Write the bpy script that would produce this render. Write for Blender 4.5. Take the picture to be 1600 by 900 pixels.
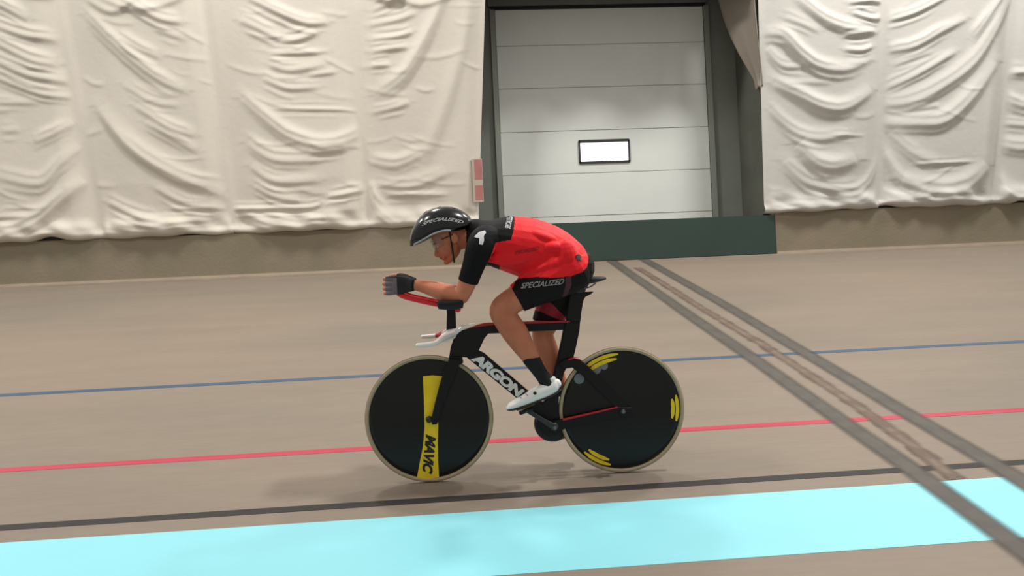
import bpy, bmesh, math, random
import numpy as np
from mathutils import Vector, Matrix
from mathutils.bvhtree import BVHTree
random.seed(7)
for _o in list(bpy.data.objects): bpy.data.objects.remove(_o)
S = bpy.context.scene
C = S.collection
PI = math.pi
# ------------------------------------------------------------------ camera
F_PX = 1270.7
CAM = Vector((0, 0, 1.0271))
FW = Vector((0.07490778, 0.99712561, 0.01137273))
RT = Vector((0.99617524, -0.07431215, -0.04596309))
UP = Vector((0.04498584, -0.01477222, 0.9988784))
cam_d = bpy.data.cameras.new('camera'); cam_o = bpy.data.objects.new('camera', cam_d); C.objects.link(cam_o)
cam_d.sensor_fit = 'HORIZONTAL'; cam_d.sensor_width = 36; cam_d.lens = F_PX * 36 / 1600
cam_d.clip_start = .05; cam_d.clip_end = 200
cam_o.matrix_world = Matrix(((RT.x, UP.x, -FW.x, CAM.x), (RT.y, UP.y, -FW.y, CAM.y), (RT.z, UP.z, -FW.z, CAM.z), (0, 0, 0, 1)))
S.camera = cam_o
# ------------------------------------------------------------------ world, lamps, exposure
S.view_settings.view_transform = 'Standard'; S.view_settings.look = 'None'
S.view_settings.gamma = 1; S.view_settings.exposure = 0.0; S.view_settings.use_curve_mapping = False
W = bpy.data.worlds.new('world'); S.world = W; W.use_nodes = True
W.node_tree.nodes['Background'].inputs[0].default_value = (1.0, .975, .925, 1)
W.node_tree.nodes['Background'].inputs[1].default_value = 0.42
def area(name, loc, target, size, power, col=(1, .97, .92)):
    l = bpy.data.lights.new(name, 'AREA'); l.shape = 'DISK'; l.size = size; l.energy = power; l.color = col
    o = bpy.data.objects.new(name, l); C.objects.link(o); o.location = loc
    o.rotation_euler = (Vector(target) - Vector(loc)).to_track_quat('-Z', 'Y').to_euler(); return o
area('hall_lamp', (4.0, 3.6, 8.2), (1.6, 4.0, .3), .6, 215).data.spread = math.radians(120)
area('hall_lamp', (-5.5, 3.6, 8.2), (-4.0, 4.0, .3), .9, 170).data.spread = math.radians(120)
for i, (x, p) in enumerate([(-8.5, 330), (-1.8, 330), (6.2, 500), (13.5, 330)]):
    area('hall_lamp', (x, 8.3, 9.0), (x, 9.8, 2), 1.1, p)

# ------------------------------------------------------------------ helpers
def lin(c):
    return tuple(((v / 255) / 12.92 if v / 255 <= .04045 else ((v / 255 + .055) / 1.055) ** 2.4) for v in c) + (1,)
def mat(name, col, rough=.6, metal=0, spec=.5, var=.0, vscale=8, vstretch=(1, 1, 1), bump=0, bscale=60, col2=None, coat=0, emit=None, alpha=None, sheen=0):
    m = bpy.data.materials.new(name); m.use_nodes = True; nt = m.node_tree; b = nt.nodes['Principled BSDF']
    b.inputs['Roughness'].default_value = rough; b.inputs['Metallic'].default_value = metal
    b.inputs['Specular IOR Level'].default_value = spec; b.inputs['Coat Weight'].default_value = coat
    b.inputs['Sheen Weight'].default_value = sheen
    c1 = lin(col); c2 = lin(col2) if col2 else tuple(v * (1 - var) for v in c1[:3]) + (1,)
    tc = nt.nodes.new('ShaderNodeTexCoord'); mp = nt.nodes.new('ShaderNodeMapping'); mp.inputs['Scale'].default_value = vstretch
    nt.links.new(tc.outputs['Object'], mp.inputs[0])
    n = nt.nodes.new('ShaderNodeTexNoise'); n.inputs['Scale'].default_value = vscale; n.inputs['Detail'].default_value = 5
    nt.links.new(mp.outputs[0], n.inputs['Vector'])
    r = nt.nodes.new('ShaderNodeValToRGB'); r.color_ramp.elements[0].position = .35; r.color_ramp.elements[1].position = .65
    r.color_ramp.elements[0].color = c1; r.color_ramp.elements[1].color = c2
    nt.links.new(n.outputs['Fac'], r.inputs[0]); nt.links.new(r.outputs[0], b.inputs['Base Color'])
    if bump:
        n2 = nt.nodes.new('ShaderNodeTexNoise'); n2.inputs['Scale'].default_value = bscale; n2.inputs['Detail'].default_value = 4
        nt.links.new(mp.outputs[0], n2.inputs['Vector'])
        bp = nt.nodes.new('ShaderNodeBump'); bp.inputs['Strength'].default_value = bump; bp.inputs['Distance'].default_value = .01
        nt.links.new(n2.outputs['Fac'], bp.inputs['Height']); nt.links.new(bp.outputs[0], b.inputs['Normal'])
    if emit:
        b.inputs['Emission Color'].default_value = lin(emit[0]); b.inputs['Emission Strength'].default_value = emit[1]
    if alpha is not None: b.inputs['Alpha'].default_value = alpha
    return m
def setp(o, label=None, cat=None, group=None, kind=None):
    if label: o['label'] = label
    if cat: o['category'] = cat
    if group: o['group'] = group
    if kind: o['kind'] = kind
    return o
def obj(name, me, mats=None, parent=None, smooth=False):
    if isinstance(me, bmesh.types.BMesh):
        bm = me; me = bpy.data.meshes.new(name); bm.to_mesh(me); bm.free()
    o = bpy.data.objects.new(name, me); C.objects.link(o)
    if mats:
        if len(me.materials): me.materials.clear()
        for m in (mats if isinstance(mats, (list, tuple)) else [mats]): me.materials.append(m)
    if smooth and len(me.polygons): me.polygons.foreach_set('use_smooth', [True] * len(me.polygons))
    if parent: o.parent = parent
    return o
def empty(name, loc=(0, 0, 0)):
    o = bpy.data.objects.new(name, None); C.objects.link(o); o.location = loc; o.empty_display_size = .1; return o
def box(bm, x0, x1, y0, y1, z0, z1):
    vs = [bm.verts.new((x, y, z)) for x in (x0, x1) for y in (y0, y1) for z in (z0, z1)]
    for f in ((0, 1, 3, 2), (4, 6, 7, 5), (0, 4, 5, 1), (2, 3, 7, 6), (0, 2, 6, 4), (1, 5, 7, 3)):
        bm.faces.new([vs[i] for i in f])
def boxo(name, dims, m, parent=None, bev=0):
    bm = bmesh.new(); box(bm, *dims); bmesh.ops.recalc_face_normals(bm, faces=bm.faces)
    if bev: bmesh.ops.bevel(bm, geom=list(bm.edges), offset=bev, segments=2, affect='EDGES')
    return obj(name, bm, m, parent)
def ray(px, py): return FW + RT * ((px - 800) / F_PX) - UP * ((py - 450) / F_PX)
def aty(px, py, Y):
    d = ray(px, py); return CAM + d * ((Y - CAM.y) / d.y)
# ------------------------------------------------------------------ setting: banked concrete track
BETA = 0.20938; Y0 = 3.92349; CB, SB = math.cos(BETA), math.sin(BETA)
YW = Y0 + 7 * CB; ZW = 7 * SB
def trk(x, s, h=0): return Vector((x, Y0 + s * CB - h * SB, s * SB + h * CB))
def track_mat():
    m = bpy.data.materials.new('concrete_track'); m.use_nodes = True; nt = m.node_tree; b = nt.nodes['Principled BSDF']
    b.inputs['Roughness'].default_value = .62; b.inputs['Specular IOR Level'].default_value = .3
    tc = nt.nodes.new('ShaderNodeTexCoord')
    def noise(sc, st, det=5):
        mp = nt.nodes.new('ShaderNodeMapping'); mp.inputs['Scale'].default_value = st; nt.links.new(tc.outputs['Object'], mp.inputs[0])
        n = nt.nodes.new('ShaderNodeTexNoise'); n.inputs['Scale'].default_value = sc; n.inputs['Detail'].default_value = det
        nt.links.new(mp.outputs[0], n.inputs['Vector']); return n
    def ramp(n, a, c1, bb, c2):
        r = nt.nodes.new('ShaderNodeValToRGB'); r.color_ramp.elements[0].position = a; r.color_ramp.elements[1].position = bb
        r.color_ramp.elements[0].color = c1; r.color_ramp.elements[1].color = c2; nt.links.new(n.outputs['Fac'], r.inputs[0]); return r
    r1 = ramp(noise(.55, (.6, 1.2, 1), 4), .35, lin((133, 119, 105)), .65, lin((124, 114, 102)))
    r2 = ramp(noise(2.2, (.25, 1.6, 1), 6),   .25, (.90, .895, .90, 1), .66, (1, 1, 1, 1))
    r3 = ramp(noise(40, (.12, 1, 1), 3), .30, (.955, .955, .955, 1), .6, (1.02, 1.02, 1.02, 1))
    prev = r1
    for r in (r2, r3):
        mx = nt.nodes.new('ShaderNodeMix'); mx.data_type = 'RGBA'; mx.blend_type = 'MULTIPLY'; mx.inputs[0].default_value = 1
        nt.links.new(prev.outputs[0] if prev is r1 else prev.outputs[2], mx.inputs[6]); nt.links.new(r.outputs[0], mx.inputs[7]); prev = mx
    nt.links.new(prev.outputs[2], b.inputs['Base Color'])
    bp = nt.nodes.new('ShaderNodeBump'); bp.inputs['Strength'].default_value = .25; bp.inputs['Distance'].default_value = .003
    nt.links.new(noise(55, (1, 1, 1)).outputs['Fac'], bp.inputs['Height']); nt.links.new(bp.outputs[0], b.inputs['Normal'])
    return m
bm = bmesh.new()
sec = [(-6, 0), (7.02, 0), (7.02, -.3), (-6, -.3)]
rows = [[bm.verts.new(trk(x, s, h)) for s, h in sec] for x in (-16, 18)]
for k in range(4): bm.faces.new((rows[0][k], rows[0][(k + 1) % 4], rows[1][(k + 1) % 4], rows[1][k]))
bm.faces.new(rows[0]); bm.faces.new(rows[1][::-1]); bmesh.ops.recalc_face_normals(bm, faces=bm.faces)
floor = setp(obj('floor', bm, track_mat()), kind='structure')
def stripe(name, s0, s1, m, x0=-15.9, x1=17.9, h=.0012, label=None):
    bm = bmesh.new()
    a = [[bm.verts.new(trk(x, s, hh)) for s, hh in ((s0, 0), (s0, h), (s1, h), (s1, 0))] for x in (x0, x1)]
    for k in range(4): bm.faces.new((a[0][k], a[0][(k + 1) % 4], a[1][(k + 1) % 4], a[1][k]))
    bm.faces.new(a[0]); bm.faces.new(a[1][::-1]); bmesh.ops.recalc_face_normals(bm, faces=bm.faces)
    o = obj(name, bm, m, floor)
    if label: o['label'] = label
    return o
m_cyan = mat('cyan_paint', (132, 205, 216), .55, var=.05, vscale=1.2, vstretch=(.5, 2, 1), bump=.1)
m_black_paint = mat('black_paint', (32, 27, 24), .7, var=.25, vscale=6, vstretch=(.3, 3, 1))
m_red_paint = mat('red_paint', (166, 34, 58), .6, col2=(174, 50, 72), vscale=3, vstretch=(.4, 4, 1))
m_blue_paint = mat('blue_paint', (44, 70, 98), .65, col2=(56, 80, 102), vscale=2.5, vstretch=(.4, 4, 1))
stripe('painted_band', -.568, .012, m_cyan, label='wide pale cyan painted band')
stripe('painted_line', .138, .197, m_black_paint, h=.0014, label='black painted line')
stripe('painted_line', .862, .924, m_red_paint, h=.0014, label='red painted line')
stripe('painted_line', 2.297, 2.361, m_blue_paint, h=.0014, label='blue painted line')
# dark strips running up the banking: worn grey, feathered at the edges
def strip_mat(name, col, col2, halfw, edge, amt):
    m = bpy.data.materials.new(name); m.use_nodes = True; nt = m.node_tree; b = nt.nodes['Principled BSDF']
    b.inputs['Roughness'].default_value = .7; N = nt.nodes.new; L = nt.links.new
    uv = N('ShaderNodeUVMap'); sp = N('ShaderNodeSeparateXYZ'); L(uv.outputs[0], sp.inputs[0])
    ns = N('ShaderNodeTexNoise'); ns.inputs['Scale'].default_value = 9; ns.inputs['Detail'].default_value = 5
    tc = N('ShaderNodeTexCoord'); L(tc.outputs['Object'], ns.inputs['Vector'])
    ab = N('ShaderNodeMath'); ab.operation = 'ABSOLUTE'; L(sp.outputs[0], ab.inputs[0])
    ma = N('ShaderNodeMath'); ma.operation = 'MULTIPLY_ADD'; L(ns.outputs['Fac'], ma.inputs[0]); ma.inputs[1].default_value = amt; L(ab.outputs[0], ma.inputs[2])
    mr = N('ShaderNodeMapRange'); L(ma.outputs[0], mr.inputs[0]); mr.inputs[1].default_value = 1 - edge + amt * .5; mr.inputs[2].default_value = 1 + amt * .3
    mr.inputs[3].default_value = 1; mr.inputs[4].default_value = 0; mr.interpolation_type = 'SMOOTHSTEP'
    L(mr.outputs[0], b.inputs['Alpha'])
    r = N('ShaderNodeValToRGB'); r.color_ramp.elements[0].color = lin(col); r.color_ramp.elements[1].color = lin(col2)
    r.color_ramp.elements[0].position = .4; r.color_ramp.elements[1].position = .62
    L(ns.outputs['Fac'], r.inputs[0]); L(r.outputs[0], b.inputs['Base Color']); return m
def upstrip(name, pts, half, m, h, label):
    bm = bmesh.new(); uvl = bm.loops.layers.uv.new('UVMap'); rr = []
    for x, s in pts:
        rr.append([bm.verts.new(trk(x + q * half, s, h)) for q in (-1, -.5, 0, .5, 1)])
    for a, b_ in zip(rr, rr[1:]):
        for k in range(4):
            f = bm.faces.new((a[k], a[k + 1], b_[k + 1], b_[k]))
            for l, q in zip(f.loops, (k, k + 1, k + 1, k)): l[uvl].uv = ((q - 2) / 2, 0)
    bmesh.ops.recalc_face_normals(bm, faces=bm.faces)
    for f in bm.faces:
        if f.normal.z < 0: f.normal_flip()
    o = obj(name, bm, m, floor); o['label'] = label
m_strip = strip_mat('grey_sealant', (80, 75, 68), (72, 67, 61), 1, .75, .05)
m_crack = strip_mat('brown_joint', (92, 74, 62), (112, 96, 82), 1, .9, .7)
upstrip('sealant_strip', [(2.16, 6.98), (2.205, 5.4), (2.245, 3.8), (2.30, 2.27), (2.325, .95), (2.35, .2), (2.352, -.8), (2.36, -2)], .100, m_strip, .0026, 'left dark grey sealant strip')
upstrip('sealant_strip', [(2.60, 6.98), (2.665, 5.4), (2.715, 4.1), (2.745, 2.45), (2.775, .95), (2.80, .2), (2.80, -.8), (2.81, -2)], .100, m_strip, .0026, 'right dark grey sealant strip')
upstrip('joint_crack', [(2.37, 6.4), (2.40, 5.6), (2.455, 3.9), (2.52, 2.67), (2.548, 1.13), (2.53, .5), (2.50, .02)], .085, m_crack, .0020, 'brown worn joint between the two strips')
# ------------------------------------------------------------------ concrete wall, coping, green barrier
m_wall = mat('concrete_wall', (138, 125, 107), .8, col2=(126, 118, 97), vscale=1.3, bump=.3, bscale=30)
m_trim = mat('pale_base_strip', (184, 169, 149), .7, var=.12, vscale=4)
m_darkjoint = mat('grey_gutter', (128, 113, 98), .85, var=.15, vscale=2)  # slightly darker joint strip along the foot of the wall
GX0, GX1 = .42, 4.44
for nm, x0, x1 in (('wall_left', -16, GX0), ('wall_right', GX1, 18)):
    setp(boxo(nm, (x0, x1, YW, YW + .22, ZW - .25, ZW + .565), m_wall, None, .006), kind='structure')
for nm, x0, x1 in (('baseboard_left', -16, GX0 - .01), ('baseboard_right', GX1 + .01, 18)):
    setp(boxo(nm, (x0, x1, YW - .012, YW + .002, ZW - .02, ZW + .03), m_trim), kind='structure')
gut = boxo('gutter_strip', (-15.9, 17.9, 0, .1, 0, .0015), m_darkjoint, floor)
bm = bmesh.new()
gut.data.clear_geometry()
a = [[bm.verts.new(trk(x, s, h)) for s, h in ((6.86, 0), (6.86, .0012), (7.0, .0012), (7.0, 0))] for x in (-15.9, 17.9)]
for k in range(4): bm.faces.new((a[0][k], a[0][(k + 1) % 4], a[1][(k + 1) % 4], a[1][k]))
bmesh.ops.recalc_face_normals(bm, faces=bm.faces); bm.to_mesh(gut.data); bm.free(); gut.data.materials.append(m_darkjoint)
m_green = mat('green_board', (44, 66, 58), .5, var=.12, vscale=1.5)
gb = empty('barrier_gate', ((GX0 + GX1) / 2, YW, ZW))
setp(gb, 'long dark green barrier board closing the gap below the overhead door', 'barrier')
def loc_box(name, d, m, p, bev=0):
    l = p.location; return boxo(name, (d[0] - l.x, d[1] - l.x, d[2] - l.y, d[3] - l.y, d[4] - l.z, d[5] - l.z), m, p, bev)
loc_box('board', (GX0 + .015, GX1 - .01, YW - .012, YW + .03, ZW + .0, ZW + .53), m_green, gb, .004)
loc_box('bottom_seal', (GX0 + .015, GX1 - .01, YW - .016, YW + .03, ZW - .03, ZW + .008), mat('black_rubber_seal', (30, 32, 30), .8), gb)
# ------------------------------------------------------------------ door recess
YD = YW + 1.0
RX0, RX1 = .42, 4.36
ZTOP = 7.3
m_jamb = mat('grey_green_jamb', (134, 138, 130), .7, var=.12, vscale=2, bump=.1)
m_jambdark = mat('shade_toned_side_wall', (98, 101, 92), .8, var=.2, vscale=1.6, bump=.2)  # dark tone puts the recess side wall's shadow into the colour
DX0, DX1, DZ0, DZ1 = .815, 3.90, 1.52, 5.235
bm = bmesh.new(); box(bm, RX0 - .3, DX0, YD - .02, YD + .2, ZW - .25, ZTOP); box(bm, DX1, RX1 + .3, YD - .02, YD + .2, ZW - .25, ZTOP); box(bm, DX0, DX1, YD - .02, YD + .2, DZ1, ZTOP)
setp(obj('wall_back', bm, m_jamb), kind='structure')
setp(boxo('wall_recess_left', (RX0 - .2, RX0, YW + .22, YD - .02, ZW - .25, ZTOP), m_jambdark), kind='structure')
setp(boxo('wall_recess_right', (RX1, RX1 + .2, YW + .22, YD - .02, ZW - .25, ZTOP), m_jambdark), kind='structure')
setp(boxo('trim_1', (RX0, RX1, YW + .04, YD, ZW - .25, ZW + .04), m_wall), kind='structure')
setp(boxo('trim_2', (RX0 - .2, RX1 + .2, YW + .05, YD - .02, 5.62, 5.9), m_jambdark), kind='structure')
m_panel = mat('off_white_door_panel', (226, 229, 224), .5, var=.03, vscale=3)
m_dark = mat('black_rubber', (22, 22, 22), .7)
door = setp(empty('door_1', ((DX0 + DX1) / 2, YD, DZ0)), 'off-white sectional overhead door', None, None, 'structure')
joints = [DZ0, 2.165, 2.79, 3.415, 4.05, 4.675, DZ1]
for z0, z1 in zip(joints, joints[1:]):
    bm = bmesh.new(); x0, x1 = DX0 + .004, DX1 - .004; WX0, WX1, WZ0, WZ1 = 1.955, 2.70, 2.935, 3.26
    def lb(*d):
        l = door.location; box(bm, d[0] - l.x, d[1] - l.x, d[2] - l.y, d[3] - l.y, d[4] - l.z, d[5] - l.z)
    if z0 < WZ0 < z1:
        lb(x0, WX0, YD - .03, YD + .02, z0 + .004, z1 - .004); lb(WX1, x1, YD - .03, YD + .02, z0 + .004, z1 - .004)
        lb(WX0, WX1, YD - .03, YD + .02, z0 + .004, WZ0); lb(WX0, WX1, YD - .03, YD + .02, WZ1, z1 - .004)
        bmesh.ops.recalc_face_normals(bm, faces=bm.faces)
    else:
        lb(x0, x1, YD - .03, YD + .02, z0 + .004, z1 - .004); bmesh.ops.recalc_face_normals(bm, faces=bm.faces)
        bmesh.ops.bevel(bm, geom=list(bm.edges), offset=.004, segments=2, affect='EDGES')
    obj('door_panel', bm, m_panel, door)
loc_box('joint_backing', (DX0, DX1, YD - .018, YD + .03, DZ0, 2.90), mat('grey_joint', (150, 152, 144), .7), door)
loc_box('joint_backing', (DX0, DX1, YD - .018, YD + .03, 3.30, DZ1), bpy.data.materials['grey_joint'], door)
bm = bmesh.new()
for d in ((WX0, WX1, WZ1 - .03, WZ1 + .012), (WX0, WX1, WZ0 - .012, WZ0 + .022), (WX0 - .008, WX0 + .02, WZ0, WZ1), (WX1 - .02, WX1 + .008, WZ0, WZ1)):
    l = door.location; box(bm, d[0] - l.x, d[1] - l.x, -.045, .015, d[2] - l.z, d[3] - l.z)
fr = obj('window_frame', bm, mat('dark_window_frame', (48, 50, 50), .5), door)
loc_box('window_pane', (WX0 + .02, WX1 - .02, YD - .028, YD - .02, WZ0 + .02, WZ1 - .03), mat('daylit_acrylic_pane', (240, 244, 250), .3, emit=((255, 255, 255), 1.6)), door)
loc_box('top_seal', (DX0 - .06, DX1 + .03, YD - .07, YD - .02, DZ1 - .035, DZ1 + .01), m_dark, door)
loc_box('header_rail', (DX0 - .1, DX1 + .05, YD - .09, YD - .02, DZ1 + .01, DZ1 + .14), mat('grey_steel', (120, 122, 116), .5, .3), door)
for xx in (DX0 - .075, DX1 + .005):
    loc_box('guide_track', (xx, xx + .07, YD - .07, YD - .02, DZ0, DZ1 - .03), mat('galvanised_track', (150, 154, 146), .5, .3), door)
# faded red and white board on the left jamb
sg = setp(empty('sign_board', (RX0, YW + .2, 2.1)), 'faded red and white upright board at the left edge of the door recess', 'sign')
p0 = aty(740, 316, YW - .06); p1 = aty(753, 248, YW - .06)
sg.location = (p0.x, YW - .05, p0.z)
boxo('backing', (.0, p1.x - p0.x, -.012, .012, 0, p1.z - p0.z), mat('off_white_board', (176, 164, 152), .6), sg)
hz = p1.z - p0.z
for z0, z1 in ((.03, .22), (.30, .56)):
    boxo('red_patch', (.03, p1.x - p0.x - .006, -.014, -.010, z0, z1), mat('faded_red', (180, 116, 112), .6, var=.2, vscale=6), sg)
# ------------------------------------------------------------------ fabric liner
def liner_mat(name, col):
    m = mat(name, col, .75, spec=.25, var=.04, vscale=1.5, bump=.25, bscale=14); return m
m_liner = liner_mat('cream_liner_fabric', (209, 202, 190)); m_liner2 = liner_mat('greyer_liner_fabric', (198, 195, 189))
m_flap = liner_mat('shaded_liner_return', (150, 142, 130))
def polyd(X, Z, pts):
    best = np.full(X.shape, 1e9); tt = np.zeros(X.shape); side = np.zeros(X.shape)
    n = len(pts) - 1
    for i in range(n):
        (ax, az), (bx, bz) = pts[i], pts[i + 1]; dx, dz = bx - ax, bz - az; L2 = dx * dx + dz * dz + 1e-9
        t = np.clip(((X - ax) * dx + (Z - az) * dz) / L2, 0, 1)
        ex, ez = X - (ax + t * dx), Z - (az + t * dz); d = np.sqrt(ex * ex + ez * ez); k = d < best
        best[k] = d[k]; tt[k] = ((i + t) / n)[k]; side[k] = np.sign(ez)[k]
    return best, tt, side
def smooth_poly(pts, n=6):
    out = []
    P = [pts[0]] + list(pts) + [pts[-1]]
    for i in range(1, len(P) - 2):
        p0, p1, p2, p3 = [np.array(q, float) for q in P[i - 1:i + 3]]
        for k in range(n):
            t = k / n; out.append(tuple(.5 * (2 * p1 + (p2 - p0) * t + (2 * p0 - 5 * p1 + 4 * p2 - p3) * t * t + (3 * p1 - p0 - 3 * p2 + p3) * t ** 3)))
    out.append(tuple(pts[-1])); return out
def liner(seamL, seamR, folds, label, m, seed, ztop=7.2, bottom=None, gaps=(), amp=1.0, nrand=26):
    """seamL/R: two (x,z) points each giving the sloping edges; folds in world x,z"""
    rng = random.Random(seed)
    def ex(sm, z):
        (xa, za), (xb, zb) = sm; return xa + (xb - xa) * (z - za) / (zb - za)
    z0 = ZW + .555
    width = abs(ex(seamR, 3.5) - ex(seamL, 3.5)); nu = max(12, int(width / .016)); nv = int((ztop - z0) / .016)
    u = np.linspace(0, 1, nu + 1); v = np.linspace(0, 1, nv + 1); Ug, Vg = np.meshgrid(u, v)
    Z = z0 + Vg * (ztop - z0); XL = ex(seamL, Z); XR = ex(seamR, Z); X = XL + Ug * (XR - XL)
    _s = lambda q: (lambda c: c * c * (3 - 2 * c))(np.clip(q, 0, 1))
    D = .075 * _s(Ug / .36) * _s((1 - Ug) / .15) * np.minimum(1, .45 + (Z - z0) * .8)
    EF = _s(Ug / .07) * _s((1 - Ug) / .05)
    D += EF * .02 * np.sin(X * 2.1 + seed) * np.sin(Z * 1.3 + seed)
    fl = []
    for f, w, a in folds:
        fl.append((smooth_poly(f), w * .8, a * .9))
        for dz in (rng.uniform(.07, .12), -rng.uniform(.07, .12)):
            k0 = rng.uniform(.0, .25); k1 = rng.uniform(.75, 1.0); q = smooth_poly(f, 4); q = q[int(k0 * len(q)):max(int(k1 * len(q)), int(k0 * len(q)) + 3)]
            if len(q) > 2: fl.append(([(x, z + dz + rng.uniform(-.006, .006)) for x, z in q], w * .5, a * rng.uniform(.25, .5)))
    xa, xb = ex(seamL, 3.5), ex(seamR, 3.5)
    for k in range(nrand):   # fine secondary creases
        cx = rng.uniform(xa, xb); cz = rng.uniform(z0 + .1, ztop); L = rng.uniform(.25, .7); sl = rng.uniform(-.45, .15) if (xa < 0.5) else rng.uniform(-.5, .5)
        fl.append((smooth_poly([(cx - L / 2, cz - sl * L / 2), (cx, cz - .04), (cx + L / 2, cz + sl * L / 2)], 4), rng.uniform(.02, .035), rng.uniform(.005, .012)))
    for k in range(int(nrand * .5)):   # swags above the picture and small horizontal ones
        cx = rng.uniform(xa + .2, xb - .2); cz = rng.uniform(4.9, ztop); L = rng.uniform(.5, 1.2)
        fl.append((smooth_poly([(cx - L / 2, cz + .15), (cx, cz - .05), (cx + L / 2, cz + .12)], 5), .05, .03))
    for pts, w, a in fl:
        d, t, sd = polyd(X, Z, pts)
        tap = np.sin(PI * np.clip(t, .02, .98)) ** .6
        r = d / w * np.where(sd > 0, .62, 1.25)     # gentle above, sharp below
        D += EF * a * min(1, w / .03) * .85 * amp * tap * np.exp(-r * r)
    # bottom billow and tuck under
    h = Z - z0
    bl = .5 + .5 * np.sin(X * 3.3 + seed * 1.7) + .35 * np.sin(X * 8.1 + seed) + .3 * np.sin(X * 19 + Z * 9 + seed * 2)
    D += EF * .055 * bl * np.exp(-((h - .13) / .09) ** 2) + .035 * np.exp(-((h - .05) / .05) ** 2)
    lift = np.zeros_like(X)
    for gx, gw, gh in gaps: lift += gh * np.exp(-((X - gx) / gw) ** 2)
    Z = Z + (lift + .008 * np.sin(X * 11)) * np.exp(-h / .10)
    Y = YW + .02 - D - .015
    Y = np.where(Vg < .001, YW + .03, Y)
    # neighbouring cloths meet in the seam valley
    me = bpy.data.meshes.new('fabric_drape')
    co = np.stack([X, Y, Z], -1).reshape(-1, 3)
    idx = np.arange((nu + 1) * (nv + 1)).reshape(nv + 1, nu + 1)
    fc = np.stack([idx[:-1, :-1], idx[:-1, 1:], idx[1:, 1:], idx[1:, :-1]], -1).reshape(-1, 4)
    me.vertices.add(len(co)); me.vertices.foreach_set('co', co.ravel())
    me.loops.add(fc.size); me.loops.foreach_set('vertex_index', fc.ravel())
    me.polygons.add(len(fc)); me.polygons.foreach_set('loop_start', np.arange(0, fc.size, 4)); me.polygons.foreach_set('loop_total', np.full(len(fc), 4))
    me.update(calc_edges=True); me.validate()
    o = obj('fabric_drape', me, m, None, True)
    setp(o, label, 'curtain', 'fabric wall liner panels above the concrete wall'); return o
def W2(px, py): p = aty(px, py, YW - .08); return (p.x, p.z)
def fo(pts, w=6, a=.035): return ([W2(*q) for q in pts], w / 112, a)
SEAMS = [(W2(85, 0), W2(148, 330)), (W2(315, 0), W2(358, 320)), (W2(545, 0), W2(574, 320))]
SR = [(W2(1385, 0), W2(1376, 330)), (W2(1592, 0), W2(1556, 320))]
def sh(sm, d): return tuple((x + d, z) for x, z in sm)
ENDL = ((.62, 4.9), (.40, 2.0)); ENDR = ((4.36, 4.9), (4.30, 2.0))
liner(sh(SEAMS[0], -4.1), sh(SEAMS[0], -2.05), [], 'cream liner panel out past the leftmost edge of the view', m_liner, 11)
liner(sh(SEAMS[0], -2.05), SEAMS[0], [fo([(-40, -8), (5, 10), (45, 32)], 7, .05), fo([(-20, 35), (40, 56), (85, 60)], 7, .05), fo([(-20, 60), (50, 94), (86, 99)], 8, .06), fo([(-20, 88), (45, 118), (102, 126)], 8, .06), fo([(-20, 115), (60, 146), (107, 150)], 6, .04), fo([(-20, 160), (60, 160)], 6, .02), fo([(0, 205), (30, 203)], 6, .015),
    fo([(50, 222), (80, 210), (112, 190)], 7, .03), fo([(-10, 275), (60, 288), (90, 260), (125, 225)], 8, .035), fo([(-30, 378), (50, 350), (90, 318), (132, 280)], 10, .06), fo([(-20, 340), (45, 338)], 5, .03), fo([(0, 325), (60, 326)], 3, .015)],
    'leftmost cream liner panel, with stacked slanting folds high on its left', m_liner, 3, gaps=[(W2(72, 372)[0], .16, .055)], nrand=10)
liner(SEAMS[0], SEAMS[1], [fo([(185, -8), (245, 28), (285, 36)], 7, .05), fo([(130, 20), (170, 60), (215, 100), (255, 128), (292, 143)], 8, .045), fo([(185, 55), (215, 75), (250, 90)], 7, .03), fo([(150, 165), (195, 220), (240, 255), (290, 280), (352, 306)], 10, .055), fo([(210, 165), (265, 198), (305, 212)], 7, .035),
    fo([(225, 190), (310, 238)], 7, .03), fo([(240, 45), (290, 62)], 6, .02), fo([(190, 130), (240, 160), (280, 165)], 6, .02), fo([(165, 315), (215, 338), (250, 343)], 6, .05), fo([(170, 345), (215, 352), (270, 356), (330, 350)], 8, .055), fo([(240, 292), (290, 318), (345, 322)], 6, .03), fo([(260, 326), (350, 326)], 3, .03), fo([(240, 352), (330, 342)], 6, .03)],
    'cream liner panel with one long diagonal fold, second from the left', m_liner, 5, gaps=[(W2(285, 365)[0], .22, .02)])
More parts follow.
